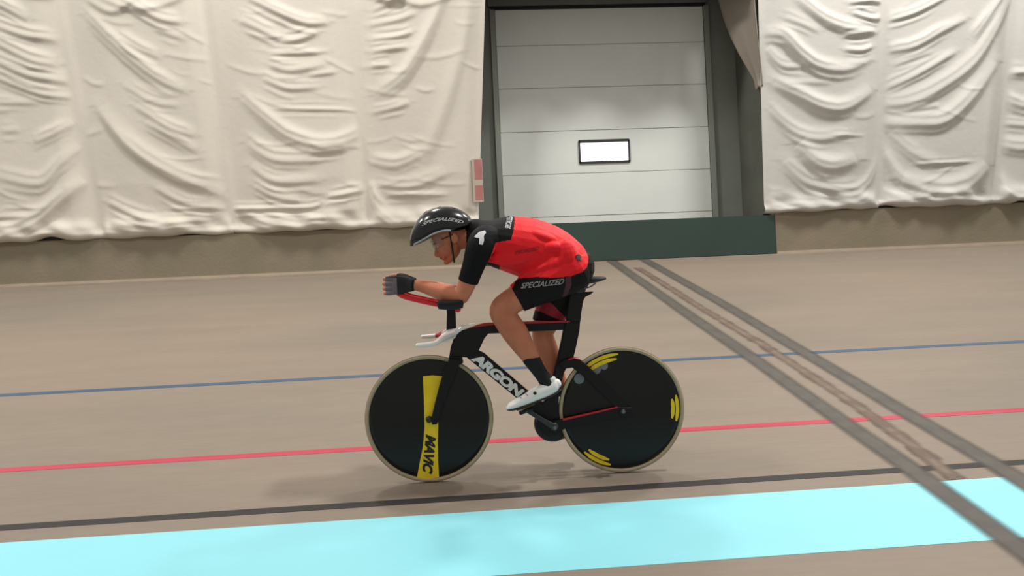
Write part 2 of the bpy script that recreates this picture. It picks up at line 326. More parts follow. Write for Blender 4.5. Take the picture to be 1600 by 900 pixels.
liner(SEAMS[1], SEAMS[2], [fo([(385, -5), (440, 22), (480, 36), (512, 34)], 7, .055), fo([(372, 30), (415, 50), (440, 62)], 7, .035), fo([(440, 64), (465, 62), (495, 50)], 6, .045), fo([(420, 84), (500, 82)], 4, .03), fo([(420, 100), (455, 110), (510, 98)], 7, .035), fo([(410, 122), (450, 138), (500, 135)], 6, .03), fo([(480, 118), (525, 112)], 5, .025),
    fo([(375, 152), (410, 182), (450, 212), (500, 228), (545, 218), (566, 200)], 9, .05), fo([(425, 170), (560, 172)], 3, .03), fo([(385, 222), (430, 250), (500, 250)], 8, .04), fo([(390, 258), (430, 284), (500, 282)], 7, .035), fo([(395, 290), (430, 308), (470, 313)], 6, .04), fo([(510, 308), (540, 304), (572, 295)], 5, .05), fo([(480, 240), (545, 232)], 7, .03),
    fo([(290, 328), (370, 326), (480, 325), (500, 318)], 4, .045), fo([(375, 330), (420, 348), (480, 362)], 7, .05), fo([(480, 342), (510, 341)], 4, .03), fo([(300, 350), (350, 330)], 7, .04), fo([(500, 330), (560, 325)], 10, .04)],
    'cream liner panel with many small sagging creases, third from the left', m_liner, 8, gaps=[(W2(490, 360)[0], .3, .012), (W2(350, 364)[0], .1, .02)], nrand=22)
liner(SEAMS[2], ENDL, [fo([(580, 15), (610, 5), (640, -10)], 7, .035), fo([(575, 38), (620, 32), (650, 20)], 6, .03), fo([(578, 60), (620, 58), (645, 50)], 5, .04), fo([(578, 80), (640, 74)], 6, .04), fo([(578, 102), (610, 102)], 5, .03), fo([(590, 148), (630, 122), (660, 75), (682, 30), (700, -20)], 10, .05), fo([(580, 175), (620, 168), (640, 160)], 6, .03), fo([(580, 250), (620, 258), (660, 240)], 9, .035),
    fo([(660, 260), (690, 190), (720, 90), (735, 0)], 12, .03), fo([(585, 284), (640, 292), (700, 270)], 8, .035), fo([(600, 305), (700, 304)], 4, .03), fo([(575, 296), (592, 325), (630, 352)], 9, .055)],
    'cream liner panel right beside the door recess on its left, behind the helmet', m_liner, 9, gaps=[(W2(565, 356)[0], .06, .05)])
liner(ENDR, SR[0], [fo([(1196, 50), (1225, 55), (1250, 85), (1280, 106), (1320, 110), (1355, 95)], 9, .075), fo([(1200, 72), (1225, 102), (1258, 104)], 6, .035), fo([(1210, 128), (1250, 152), (1290, 170), (1325, 168), (1365, 140)], 10, .08), fo([(1245, -5), (1290, 32), (1330, 46), (1372, 48)], 8, .055), fo([(1330, 20), (1360, 30), (1385, 24)], 5, .055),
    fo([(1318, 78), (1345, 80), (1365, 72)], 5, .05), fo([(1315, 58), (1370, 50)], 4, .04), fo([(1325, 5), (1385, 0)], 5, .05), fo([(1205, 168), (1240, 205), (1280, 218), (1330, 208)], 8, .045), fo([(1245, 225), (1275, 255), (1305, 262), (1340, 250)], 12, .075), fo([(1225, 250), (1260, 285), (1310, 296), (1350, 290)], 8, .04), fo([(1280, 292), (1330, 305), (1360, 285), (1385, 235)], 7, .035),
    fo([(1205, 300), (1250, 320), (1310, 318)], 8, .035), fo([(1200, 334), (1260, 330), (1330, 332)], 6, .04), fo([(1230, 128), (1300, 130)], 6, .02), fo([(1225, 25), (1280, 50)], 6, .025), fo([(1300, 212), (1350, 212)], 3, .02)],
    'greyish liner panel right of the door recess, with deep catenary swags', m_liner2, 12, gaps=[(W2(1330, 338)[0], .14, .02)], amp=1.0, nrand=12)
liner(SR[0], SR[1], [fo([(1390, 30), (1430, 20), (1485, -8)], 5, .045), fo([(1392, 78), (1430, 72), (1470, 50), (1512, 28)], 7, .055), fo([(1386, 138), (1430, 118), (1470, 95), (1495, 80)], 6, .045), fo([(1380, 162), (1420, 160), (1465, 140), (1520, 100), (1560, 40), (1585, -10)], 9, .06), fo([(1380, 190), (1430, 194), (1475, 190), (1520, 150), (1560, 95)], 10, .07), fo([(1395, 205), (1430, 240), (1470, 255)], 8, .03),
    fo([(1385, 235), (1410, 280), (1450, 298)], 9, .04), fo([(1410, 280), (1460, 298), (1510, 292), (1545, 258)], 13, .08), fo([(1430, 257), (1520, 253)], 3, .04), fo([(1420, 305), (1470, 315), (1540, 310)], 6, .035), fo([(1372, 300), (1400, 315), (1430, 318)], 10, .05), fo([(1400, 100), (1460, 80)], 5, .02), fo([(1520, 60), (1570, -10)], 6, .04), fo([(1420, 172), (1470, 165)], 5, .02)],
    'greyish liner panel with long curves sweeping up to the right, beside the deep swags', m_liner2, 14, gaps=[(W2(1392, 332)[0], .16, .05)], nrand=10)
liner(SR[1], sh(SR[1], 2.1), [fo([(1530, 80), (1575, 108), (1640, 115)], 7, .05), fo([(1565, 140), (1600, 165), (1660, 160)], 8, .05), fo([(1560, 220), (1600, 232), (1660, 220)], 9, .05), fo([(1548, 255), (1575, 300), (1620, 318)], 12, .07), fo([(1560, 190), (1640, 200)], 6, .03)],
    'greyish liner panel cut off by the right edge of the picture', m_liner2, 15, gaps=[(W2(1600, 318)[0], .12, .04)], nrand=10)
liner(sh(SR[1], 2.1), sh(SR[1], 4.2), [], 'greyish liner panel out past the rightmost edge of the view', m_liner2, 17)
liner(sh(SR[1], 4.2), sh(SR[1], 6.3), [], 'greyish liner panel second beyond the right edge of the view', m_liner2, 19)
# backing behind the cloth, and the return of the cloth into the recess
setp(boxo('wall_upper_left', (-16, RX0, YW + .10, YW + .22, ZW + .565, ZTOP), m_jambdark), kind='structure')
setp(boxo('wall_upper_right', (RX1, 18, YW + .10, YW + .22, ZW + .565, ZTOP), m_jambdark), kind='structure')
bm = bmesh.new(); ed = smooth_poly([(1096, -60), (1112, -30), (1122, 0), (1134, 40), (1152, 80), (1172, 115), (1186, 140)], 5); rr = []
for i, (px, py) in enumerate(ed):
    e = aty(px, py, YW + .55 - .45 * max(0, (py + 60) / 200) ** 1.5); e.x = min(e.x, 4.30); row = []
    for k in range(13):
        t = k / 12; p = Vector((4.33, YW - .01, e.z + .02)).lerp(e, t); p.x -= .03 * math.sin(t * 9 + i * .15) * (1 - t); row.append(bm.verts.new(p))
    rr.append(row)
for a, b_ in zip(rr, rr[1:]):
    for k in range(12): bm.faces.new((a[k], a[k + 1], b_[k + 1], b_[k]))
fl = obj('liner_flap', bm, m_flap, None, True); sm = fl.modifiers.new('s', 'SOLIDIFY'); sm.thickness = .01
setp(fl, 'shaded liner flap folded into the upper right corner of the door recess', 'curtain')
# unseen cloth valance over the recess, added and shaped to shade the door
bm = bmesh.new(); rr = []
for i in range(41):
    t = i / 40; x = .45 + t * 3.9; zb = 5.22 - .16 * t ** 2.2; row = []
    for k in range(10): row.append(bm.verts.new((x, YW - .06 - .05 * math.sin(i * .8) * (1 - k / 9), zb + k / 9 * (7.2 - zb))))
    rr.append(row)
for a, b_ in zip(rr, rr[1:]):
    for k in range(9): bm.faces.new((a[k], a[k + 1], b_[k + 1], b_[k]))
va = obj('shading_valance', bm, m_liner, None, True); va.modifiers.new('s', 'SOLIDIFY').thickness = .01
setp(va, 'unseen cream liner valance added over the door recess to shade the door', 'curtain')
# ------------------------------------------------------------------ bicycle frame of reference
pf, pr = trk(-.144, .382, .001), trk(.867, .352, .001)
eu = (pr - pf).normalized(); ev0 = Vector((0, 0, 1)).cross(eu).normalized(); up0 = eu.cross(ev0)
LEAN = math.radians(3.5)
ev = ev0 * math.cos(LEAN) + up0 * math.sin(LEAN); ew = eu.cross(ev)
ORI = (pf + pr) / 2
MB = Matrix(((eu.x, ev.x, ew.x, ORI.x), (eu.y, ev.y, ew.y, ORI.y), (eu.z, ev.z, ew.z, ORI.z), (0, 0, 0, 1)))
MI = MB.inverted(); CL = MI @ CAM
def P(px, py, v=0.0):
    d = MI.to_3x3() @ ray(px, py); return CL + d * ((v - CL.y) / d.y)
def R(px): return px / 296.0
def mirror(p): return Vector((p.x, -p.y, p.z))
bike = empty('bicycle'); bike.matrix_world = MB
setp(bike, 'black track bicycle with two solid disc wheels, red extensions and white base bar', 'bicycle')
rider = empty('person'); rider.matrix_world = MB
setp(rider, 'person in red and black skinsuit and black helmet crouched low on the bicycle', 'person')

def ring(bm, c, T, ra, rb, n=16, sq=2.0, lat=Vector((0, 1, 0))):
    T = T.normalized(); B = (lat - T * lat.dot(T)); B = B.normalized() if B.length > .05 else Vector((1, 0, 0))
    N = T.cross(B); vs = []
    for k in range(n):
        a = 2 * PI * k / n; ca, sa = math.cos(a), math.sin(a)
        f = (abs(ca) ** sq + abs(sa) ** sq) ** (-1 / sq) if sq != 2 else 1
        vs.append(bm.verts.new(c + N * (ra * ca * f) + B * (rb * sa * f)))
    return vs
def loft(bm, st, n=16, sub=4, inf=0.0, round_ends=(True, True), sq=2.0, lat=Vector((0, 1, 0))):
    """st: (pos, in-plane radius, lateral radius)"""
    q = [(Vector(p), a + inf, b + inf) for p, a, b in st]
    Q = [q[0]] + q + [q[-1]]; out = []
    for i in range(1, len(Q) - 2):
        for k in range(sub):
            t = k / sub; v = []
            for c in range(3):
                p0, p1, p2, p3 = Q[i - 1][c], Q[i][c], Q[i + 1][c], Q[i + 2][c]
                v.append(.5 * (2 * p1 + (p2 - p0) * t + (2 * p0 - 5 * p1 + 4 * p2 - p3) * t * t + (3 * p1 - p0 - 3 * p2 + p3) * t ** 3))
            out.append(v)
    out.append(list(q[-1])); rs = []; m = len(out)
    for i in range(m):
        T = out[min(i + 1, m - 1)][0] - out[max(i - 1, 0)][0]
        if T.length < 1e-6: T = Vector((1, 0, 0))
        out[i].append(T.normalized())
    seq = []
    if round_ends[0]:
        c, a, b, T = out[0]; r = min(a, b)
        for s in (.35, .7, .92): seq.append((c - T * (r * math.sqrt(1 - s * s) * .9), a * s, b * s, T))
    seq += [tuple(o) for o in out]
    if round_ends[1]:
        c, a, b, T = out[-1]; r = min(a, b)
        for s in (.92, .7, .35): seq.append((c + T * (r * math.sqrt(1 - s * s) * .9), a * s, b * s, T))
    for c, a, b, T in seq: rs.append(ring(bm, c, T, max(a, .0005), max(b, .0005), n, sq, lat))
    for a, b in zip(rs, rs[1:]):
        for k in range(n): bm.faces.new((a[k], a[(k + 1) % n], b[(k + 1) % n], b[k]))
    bm.faces.new(rs[0][::-1]); bm.faces.new(rs[-1]); return bm
def blob(bm, c, r, rot=None, n=14):
    m = Matrix.Translation(c) @ (rot or Matrix.Identity(4)) @ Matrix.Diagonal((r[0], r[1], r[2], 1))
    bmesh.ops.create_uvsphere(bm, u_segments=n, v_segments=n // 2 + 2, radius=1, matrix=m)
def bake(name, bm, voxel, iters=6, factor=.5):
    bmesh.ops.recalc_face_normals(bm, faces=bm.faces)
    me = bpy.data.meshes.new(name + '_raw'); bm.to_mesh(me); bm.free(); o = bpy.data.objects.new(name + '_raw', me); C.objects.link(o)
    r = o.modifiers.new('r', 'REMESH'); r.mode = 'VOXEL'; r.voxel_size = voxel; r.use_smooth_shade = True
    s = o.modifiers.new('s', 'SMOOTH'); s.iterations = iters; s.factor = factor
    dg = bpy.context.evaluated_depsgraph_get(); dg.update()
    res = bpy.data.meshes.new_from_object(o.evaluated_get(dg)); bpy.data.objects.remove(o); bpy.data.meshes.remove(me)
    res.name = name; return res
def inpoly(x, z, poly):
    c = False; n = len(poly)
    for i in range(n):
        x1, z1 = poly[i]; x2, z2 = poly[(i + 1) % n]
        if (z1 > z) != (z2 > z) and x < (x2 - x1) * (z - z1) / (z2 - z1) + x1: c = not c
    return c
def poly_l(pts, v=0): return [(p.x, p.z) for p in (P(x, y, v) for x, y in pts)]
def plate(name, pts, v0, half, m, parent=bike, bev=.004, seg=3, taper=None):
    bm = bmesh.new(); co = [P(x, y, 0) for x, y in pts]
    A = [bm.verts.new((p.x, v0 - half, p.z)) for p in co]; B = [bm.verts.new((p.x, v0 + half, p.z)) for p in co]
    fa = bm.faces.new(A); fb = bm.faces.new(B[::-1]); n = len(A)
    for k in range(n): bm.faces.new((A[k], B[k], B[(k + 1) % n], A[(k + 1) % n]))
    bmesh.ops.recalc_face_normals(bm, faces=bm.faces)
    es = [e for e in bm.edges if abs(e.verts[0].co.y - e.verts[1].co.y) < 1e-6]
    bmesh.ops.bevel(bm, geom=es, offset=bev, segments=seg, affect='EDGES', clamp_overlap=True)
    bmesh.ops.triangulate(bm, faces=[f for f in bm.faces if len(f.verts) > 4])
    o = obj(name, bm, m, parent, False); return o
def tube(name, pts, r, m, parent, n=12, sub=5, ends=(True, True)):
    bm = bmesh.new(); loft(bm, [(p, r, r) if not isinstance(p, tuple) else p for p in pts], n=n, sub=sub, round_ends=ends)
    bmesh.ops.recalc_face_normals(bm, faces=bm.faces); return obj(name, bm, m, parent, True)
def lathe_y(bm, c, prof, n=96):
    """prof: closed list of (radius, y offset) turned round the y axis at c"""
    rs = [[bm.verts.new((c.x + r * math.cos(2 * PI * k / n), c.y + y, c.z + r * math.sin(2 * PI * k / n))) for k in range(n)] for r, y in prof]
    for a, b in zip(rs, rs[1:]):
        for k in range(n): bm.faces.new((a[k], a[(k + 1) % n], b[(k + 1) % n], b[k]))
    return rs
def text_mesh(body, shear=0, offset=0, space=1.0):
    cu = bpy.data.curves.new('t', 'FONT'); cu.body = body; cu.size = 1; cu.shear = shear; cu.offset = offset; cu.space_character = space; cu.resolution_u = 3
    o = bpy.data.objects.new('t', cu); C.objects.link(o); dg = bpy.context.evaluated_depsgraph_get(); dg.update()
    me = bpy.data.meshes.new_from_object(o.evaluated_get(dg)); bpy.data.objects.remove(o); bpy.data.curves.remove(cu)
    bm = bmesh.new(); bm.from_mesh(me); bpy.data.meshes.remove(me)
    bmesh.ops.triangulate(bm, faces=bm.faces); return bm
def place_text(bm, c00, c10, c01, fn):
    """map the text's bounding box to the px parallelogram origin c00, right end c10, top c01 and push through fn(px,py)->Vector"""
    xs = [v.co.x for v in bm.verts]; ys = [v.co.y for v in bm.verts]; x0, x1, y0, y1 = min(xs), max(xs), min(ys), max(ys)
    for e in range(2): bmesh.ops.subdivide_edges(bm, edges=[e_ for e_ in bm.edges if e_.calc_length() > .25], cuts=1)
    for v in bm.verts:
        a = (v.co.x - x0) / (x1 - x0); b = (v.co.y - y0) / (y1 - y0)
        v.co = fn(c00[0] + a * (c10[0] - c00[0]) + b * (c01[0] - c00[0]), c00[1] + a * (c10[1] - c00[1]) + b * (c01[1] - c00[1]))
    return bm
def bvh_of(me):
    return BVHTree.FromPolygons([v.co for v in me.vertices], [p.vertices[:] for p in me.polygons])
def onto(bvh, off=.0018, side=-1):
    def fn(px, py):
        p = P(px, py, 0); h = bvh.ray_cast(Vector((p.x, side * 1.0, p.z)), Vector((0, -side, 0)))
        # use the true viewing ray for foreshortening-free placement on the near side
        if h[0] is None: return Vector((p.x, side * .1, p.z))
        n = h[1];  n = n if n.y * side > 0 else -n
        return h[0] + n * off
    return fn
def grid_decal(poly, step, fn):
    """triangulated px polygon cut finely so it can hug a curved surface"""
    bm = bmesh.new(); vs = [bm.verts.new((x, -y, 0)) for x, y in poly]; bm.faces.new(vs)
    xs = [p[0] for p in poly]; ys = [-p[1] for p in poly]
    x = min(xs) + step
    while x < max(xs):
        bmesh.ops.bisect_plane(bm, geom=list(bm.verts) + list(bm.edges) + list(bm.faces), plane_co=(x, 0, 0), plane_no=(1, 0, 0)); x += step
    y = min(ys) + step
    while y < max(ys):
        bmesh.ops.bisect_plane(bm, geom=list(bm.verts) + list(bm.edges) + list(bm.faces), plane_co=(0, y, 0), plane_no=(0, 1, 0)); y += step
    bmesh.ops.triangulate(bm, faces=bm.faces)
    for v in bm.verts: v.co = fn(v.co.x, -v.co.y)
    return bm
# ------------------------------------------------------------------ bicycle
m_carbon = mat('black_carbon', (11, 11, 13), .4, spec=.3, var=.3, vscale=4)
m_disc = mat('disc_carbon', (13, 14, 14), .3, spec=.35, var=.25, vscale=3)
m_tyre = mat('tan_tyre_sidewall', (178, 162, 130), .7, var=.1, vscale=12)
m_tread = mat('dark_tread', (92, 84, 70), .8)
m_yellow = mat('yellow_decal', (252, 214, 8), .45, var=.12, vscale=14)
m_redp = mat('red_gloss', (226, 18, 34), .35, coat=.2)
m_redline = mat('red_frame_line', (178, 22, 34), .35)
m_white = mat('white_gloss', (240, 236, 230), .3, coat=.3)
m_metal = mat('brushed_grey_metal', (120, 122, 124), .35, .9)
m_darkmetal = mat('dark_crank_alloy', (58, 60, 63), .35, .5)
m_foam = mat('black_foam', (26, 29, 32), .9)
m_letter = mat('white_letter_print', (232, 232, 228), .5)
m_blackprint = mat('black_print', (16, 15, 14), .5)
m_palegrey = mat('pale_grey', (112, 118, 122), .4)
WR = .3345
def wheel(name, cx, label):
    c = Vector((cx, 0, WR)); w = bpy.data.objects.new(name, None); C.objects.link(w); w.parent = bike; w.location = c
    o = Vector((0, 0, 0)); bm = bmesh.new()
    lathe_y(bm, o, [(.0005, -.017), (.03, -.0165), (.17, -.0115), (.29, -.0085), (.309, -.0075), (.3125, 0), (.309, .0075), (.29, .0085), (.17, .0115), (.03, .0165), (.0005, .017)])
    bmesh.ops.recalc_face_normals(bm, faces=bm.faces); obj('disc', bm, m_disc, w, True)
    bm = bmesh.new(); t = [(WR - .0115 + .0115 * math.cos(a), .0115 * math.sin(a)) for a in [2 * PI * k / 16 for k in range(17)]]
    lathe_y(bm, o, t, 128); bmesh.ops.remove_doubles(bm, verts=bm.verts, dist=1e-5); bmesh.ops.recalc_face_normals(bm, faces=bm.faces)
    ty = obj('tyre', bm, [m_tyre, m_tread], w, True)
    for p in ty.data.polygons:
        if math.hypot(p.center.x, p.center.z) > WR - .004: p.material_index = 1
    bm = bmesh.new(); lathe_y(bm, o, [(.0005, -.05), (.012, -.05), (.014, -.046), (.014, -.02), (.022, -.016), (.022, .016), (.014, .02), (.014, .046), (.012, .05), (.0005, .05)], 24)
    bmesh.ops.recalc_face_normals(bm, faces=bm.faces); obj('hub', bm, m_darkmetal, w, True)
    bm = bmesh.new(); box(bm, -.003, .003, -.006, .006, -.3135, -.285); obj('valve', bm, m_metal, w)
    return w
fx = P(675, 654).x; rx = P(974, 639).x
cxf, cxr = (MI @ pf).x, (MI @ pr).x
wf = wheel('front_wheel', cxf, ''); wf['label'] = 'front disc wheel with yellow bow-tie panel'
wr = wheel('rear_wheel', cxr, ''); wr['label'] = 'rear disc wheel with yellow arcs near its rim'
def disc_y(r): return -(.0175 - r * (.0175 - .0115) / .17 if r < .17 else .0115 - (r - .17) * .003 / .12) - .0012
def on_wheel(w, extra=0):
    o = w.location
    def fn(px, py):
        q = P(px, py, -.012); x, z = q.x - o.x, q.z - o.z; return Vector((x, disc_y(math.hypot(x, z)) - extra, z))
    return fn
for nm, poly in (('yellow_panel', [(661, 588), (676, 586.5), (692, 588), (690, 600), (687, 622), (684, 645), (685, 665), (684, 690), (684.5, 720), (686, 746), (668, 749), (651.5, 746), (656, 722), (661, 697), (663.5, 668), (663, 640), (662, 615)]),):
    obj(nm, grid_decal(poly, 5, on_wheel(wf)), m_yellow, wf)['label'] = 'yellow bow-tie panel'
bm = text_mesh('MAVIC', .35, .05, .95); place_text(bm, (665.5, 678), (659, 740), (682, 679.5), on_wheel(wf, .001)); obj('lettering', bm, m_blackprint, wf)['label'] = 'black lettering'
def arc(w, r0, r1, a0, a1):
    bm = bmesh.new(); n = 18; A = []
    for k in range(n + 1):
        t = k / n; a = math.radians(a0 + (a1 - a0) * t); tp = min(1, 4 * t, 4 * (1 - t)) ; mid = (r0 + r1) / 2; hw = (r1 - r0) / 2 * (.45 + .55 * tp); row = []
        for r in (mid - hw, mid, mid + hw): row.append(bm.verts.new((r * math.cos(a), disc_y(r), r * math.sin(a))))
        A.append(row)
    for a, b in zip(A, A[1:]):
        for k in range(2): bm.faces.new((a[k], a[k + 1], b[k + 1], b[k]))
    obj('yellow_arc', bm, m_yellow, w)
for a0, a1 in ((92, 133), (-14, 13), (226, 257)):
    arc(wr, .287, .306, a0, a1); arc(wr, .262, .282, a0 + 2, a1 - 3)
for cx, cy, rr in ((905, 592, 8), (931, 577, 8), (944, 572, 6)):
    pts = [(cx + rr * math.cos(a), cy + rr * math.sin(a)) for a in [2 * PI * k / 18 for k in range(18)]]
    obj('pale_spot', grid_decal(pts, 20, on_wheel(wr)), m_palegrey, wr)  # flat pale grey round spots on the rear disc
# frame
fr_ = plate('frame', [(714, 517), (722, 512), (742, 507), (776, 504), (840, 503), (883, 502), (906, 501.5), (905.5, 515), (898, 552), (893, 561), (885, 573), (877, 594), (873, 618), (872, 640), (876, 655), (880, 667), (872, 678), (858, 682), (845, 676), (838, 662), (832, 648), (809, 623), (728, 558), (702, 557), (704, 543), (709, 528)], 0, .022, m_carbon, bev=.01, seg=4)
# the front triangle is open: rebuild with a hole
bpy.data.objects.remove(fr_)
fr_ = bpy.data.objects.new('frame', None); C.objects.link(fr_); fr_.parent = bike
plate('head_tube', [(712, 518), (722, 512.5), (742, 508), (776, 505), (776, 519), (763, 521), (757, 528), (750, 543), (747, 551), (738, 558), (702, 557), (704, 543), (709, 528)], 0, .024, m_carbon, fr_, .009, 4)
plate('top_tube', [(742, 508), (776, 504.5), (840, 502.5), (884, 502), (884, 515), (840, 517), (790, 520), (763, 521)], 0, .019, m_carbon, fr_, .008, 4)
plate('down_tube', [(728, 557), (747, 547), (756, 551), (826, 611), (848, 628), (864, 650), (850, 668), (838, 654), (809, 623)], 0, .021, m_carbon, fr_, .009, 4)
plate('seat_tube', [(882, 502.5), (906, 502.5), (905, 516), (899, 545), (896, 557), (889, 566), (881, 582), (876, 600), (873, 620), (872, 640), (875, 655), (879, 668), (870, 679), (857, 682), (846, 675), (838, 660), (838, 642), (848, 628), (858, 618), (862, 590), (870, 562), (877, 530)], 0, .018, m_carbon, fr_, .007, 4)
plate('red_line', [(720, 515), (742, 508), (756, 504.6), (840, 501.6), (890, 501.2), (890, 503), (840, 505), (776, 507.3), (745, 511), (724, 518)], 0, .0205, m_redline, fr_, .002, 2)
for s in (-1, 1):
    plate('seat_stay', [(872, 566), (882, 560), (893, 558), (904, 560), (917, 570), (950, 602), (980, 634), (976, 644), (968, 642), (940, 615), (906, 583), (893, 573), (878, 575)], s * .032, .008, m_carbon, fr_, .004, 3)
    plate('chain_stay', [(862, 655), (880, 652), (930, 641), (965, 633), (984, 634), (988, 641), (984, 649), (962, 651), (920, 660), (880, 668), (864, 676)], s * .034, .009, m_carbon, fr_, .004, 3)
    plate('red_line', [(878, 652.2), (930, 640.6), (963, 633), (963, 635), (930, 643), (878, 655)], s * .034, .0098, m_redline, fr_, .001, 1)
    plate('dropout', [(968, 634), (984, 634), (989, 640), (985, 648), (970, 649), (964, 643)], s * .046, .003, m_carbon, fr_, .001, 1)
    c = Vector((cxr, s * .054, WR)); bm = bmesh.new()
    lathe_y(bm, c, [(.0005, -.006), (.010, -.006), (.010, .006), (.0005, .006)], 6); bmesh.ops.recalc_face_normals(bm, faces=bm.faces); obj('axle_nut', bm, m_metal, fr_)
plate('red_line', [(886, 559.5), (895, 557), (903, 558.6), (903, 560.3), (895, 559), (887, 561.5)], -.032, .0085, m_redline, fr_, .001, 1)
bm = text_mesh('ARGON', .05, .06, .92); place_text(bm, (735, 561.5), (809, 621.5), (746.5, 550.5), lambda x, y: (lambda p: Vector((p.x, -.0218, p.z)))(P(x, y, -.0218))); 
lo = obj('lettering', bm, m_letter, fr_); lo['label'] = 'white lettering along the down tube'
# fork
fk = plate('fork', [(702, 556), (722, 557), (724, 566), (712, 572), (701, 568)], 0, .034, m_carbon, bike, .01, 4)
for s in (-1, 1):
    plate('fork_blade', [(702, 559), (721, 560), (714, 580), (703, 606), (694, 632), (688, 652), (683, 660), (676, 661), (674, 653), (679, 632), (687, 600), (695, 575)], s * .040, .007, m_carbon, fk, .004, 3)
    bm = bmesh.new(); lathe_y(bm, Vector((cxf, s * .050, WR)), [(.0005, -.005), (.010, -.005), (.010, .005), (.0005, .005)], 6); bmesh.ops.recalc_face_normals(bm, faces=bm.faces); obj('axle_nut', bm, m_darkmetal, fk)
# white base bar
bb = bpy.data.objects.new('base_bar', None); C.objects.link(bb); bb.parent = bike
plate('stem', [(690, 519), (700, 514.5), (716, 512), (722, 507.5), (743, 505), (744, 507.5), (728, 513.5), (719, 519), (710, 528), (700, 534), (690, 534)], 0, .026, m_white, bb, .006, 3)
near = [(P(706, 521, -.03), R(6.5), .022), (P(697, 525, -.09), R(6.0), .024), (P(688, 531, -.15), R(4.4), .020), (P(680, 536, -.185), R(3.4), .014), (P(667, 538.5, -.192), R(3.6), .0125), (P(652, 539.3, -.193), R(2.8), .011)]
for s in (-1, 1):
    st = near if s < 0 else [(mirror(p), a, b) for p, a, b in near]
    bm = bmesh.new(); loft(bm, st, n=16, sub=5); bmesh.ops.recalc_face_normals(bm, faces=bm.faces); w = obj('bar_wing', bm, [m_white, m_redline], bb, True)
    if s > 0:
        for p in w.data.polygons:
            if P(676, 500).x < p.center.x < P(694, 500).x and p.center.y > .1: p.material_index = 1
plate('riser_post', [(698.5, 480), (711.5, 480), (713, 515), (697.5, 515)], 0, .018, m_carbon, bike, .006, 3)
bm = bmesh.new(); p = P(705, 482); box(bm, p.x - .02, p.x + .02, -.115, .115, p.z - .012, p.z + .006)
bmesh.ops.bevel(bm, geom=list(bm.edges), offset=.004, segments=2, affect='EDGES'); obj('bridge', bm, m_carbon, bike)
ext = [P(716, 483.5, -.06), P(690, 476.5, -.06), P(660, 470, -.057), P(634, 463.5, -.055), P(622, 457, -.053), P(617, 446, -.052), P(616, 436, -.052)]
for s in (-1, 1):
    e = tube('extension', [q if s < 0 else mirror(q) for q in ext], R(4.5), m_redp, bike, 14)
    pc = P(704, 472.5, -.11); pc = pc if s < 0 else mirror(pc)
    bm = bmesh.new(); rows = []
    for i in range(9):                                  # cupped arm rest
        u = (i / 8 - .5) * .115; row = []
        for k in range(9):
            a = (k / 8 - .5) * 2; row.append(bm.verts.new((pc.x + u, pc.y + a * .052 * (1 - .25 * (2 * u / .12) ** 2), pc.z - .004 + .026 * a * a - .01 * math.cos(u * 20))))
        rows.append(row)
    for a, b in zip(rows, rows[1:]):
        for k in range(8): bm.faces.new((a[k], a[k + 1], b[k + 1], b[k]))
    pad = obj('arm_pad', bm, m_foam, bike, True); sm = pad.modifiers.new('s', 'SOLIDIFY'); sm.thickness = .024; sm.offset = 1
# seat post, saddle
plate('seat_post', [(884, 503), (887, 480), (890, 462), (893, 454), (903, 457), (915, 456), (927, 455.5), (923, 459.5), (914, 464), (911, 470), (908, 488), (906.3, 503)], 0, .014, m_carbon, bike, .005, 3)
sd = [(P(862, 437), R(3), .014), (P(880, 437), R(4.5), .019), (P(900, 438), R(5.5), .030), (P(920, 437.5), R(5.6), .055), (P(934, 436), R(4.2), .066), (P(944, 434.2), R(2.2), .060)]
bm = bmesh.new(); loft(bm, sd, n=24, sub=5, sq=2.6); bmesh.ops.recalc_face_normals(bm, faces=bm.faces); sa = obj('saddle', bm, mat('saddle_black', (34, 33, 33), .55), bike, True)
for s in (-1, 1): tube('rail', [P(880, 442, s * .022), P(895, 449, s * .022), P(918, 449.5, s * .022), P(930, 443, s * .025)], .0038, m_metal, sa, 8)
plate('clamp', [(890, 446), (915, 447), (914, 455), (905, 458), (892, 456)], 0, .02, m_darkmetal, sa, .003, 2)
# drivetrain
bbc = P(865, 664); rg = .093
bm = bmesh.new(); c = Vector((bbc.x, .047, bbc.z)); prof = [(.03, -.003), (rg, -.002), (rg, .002), (.03, .003)]
lathe_y(bm, c, [(.0005, -.004)] + prof + [(.0005, .004)], 96)
for k in range(46):
    a = 2 * PI * k / 46; q = c + Vector((math.cos(a), 0, math.sin(a))) * (rg + .003)
    bmesh.ops.create_cube(bm, size=1, matrix=Matrix.Translation(q) @ Matrix.Rotation(-a, 4, 'Y') @ Matrix.Diagonal((.008, .003, .006, 1)))
bmesh.ops.recalc_face_normals(bm, faces=bm.faces); obj('chainring', bm, m_blackprint, bike)
bm = bmesh.new(); lathe_y(bm, Vector((cxr, .047, WR)), [(.0005, -.002), (.029, -.002), (.029, .002), (.0005, .002)], 32); bmesh.ops.recalc_face_normals(bm, faces=bm.faces); obj('cog', bm, m_darkmetal, bike)
bm = bmesh.new(); A, B = Vector((bbc.x, .047, bbc.z)), Vector((cxr, .047, WR)); d = B - A; L = d.length; th = math.atan2(d.z, d.x); al = math.acos((rg - .029) / L)
path = []
for sgn in (1, -1):
    n_ = Vector((math.cos(th + sgn * al), 0, math.sin(th + sgn * al))); a, b = A + n_ * (rg + .003), B + n_ * .032
    k = int((b - a).length / .0127)
    for i in range(k): path.append((a.lerp(b, (i + .5) / k), math.atan2((b - a).z, (b - a).x)))
a0 = th + al; a1 = th + 2 * PI - al
k = int((a1 - a0) * rg / .0127)
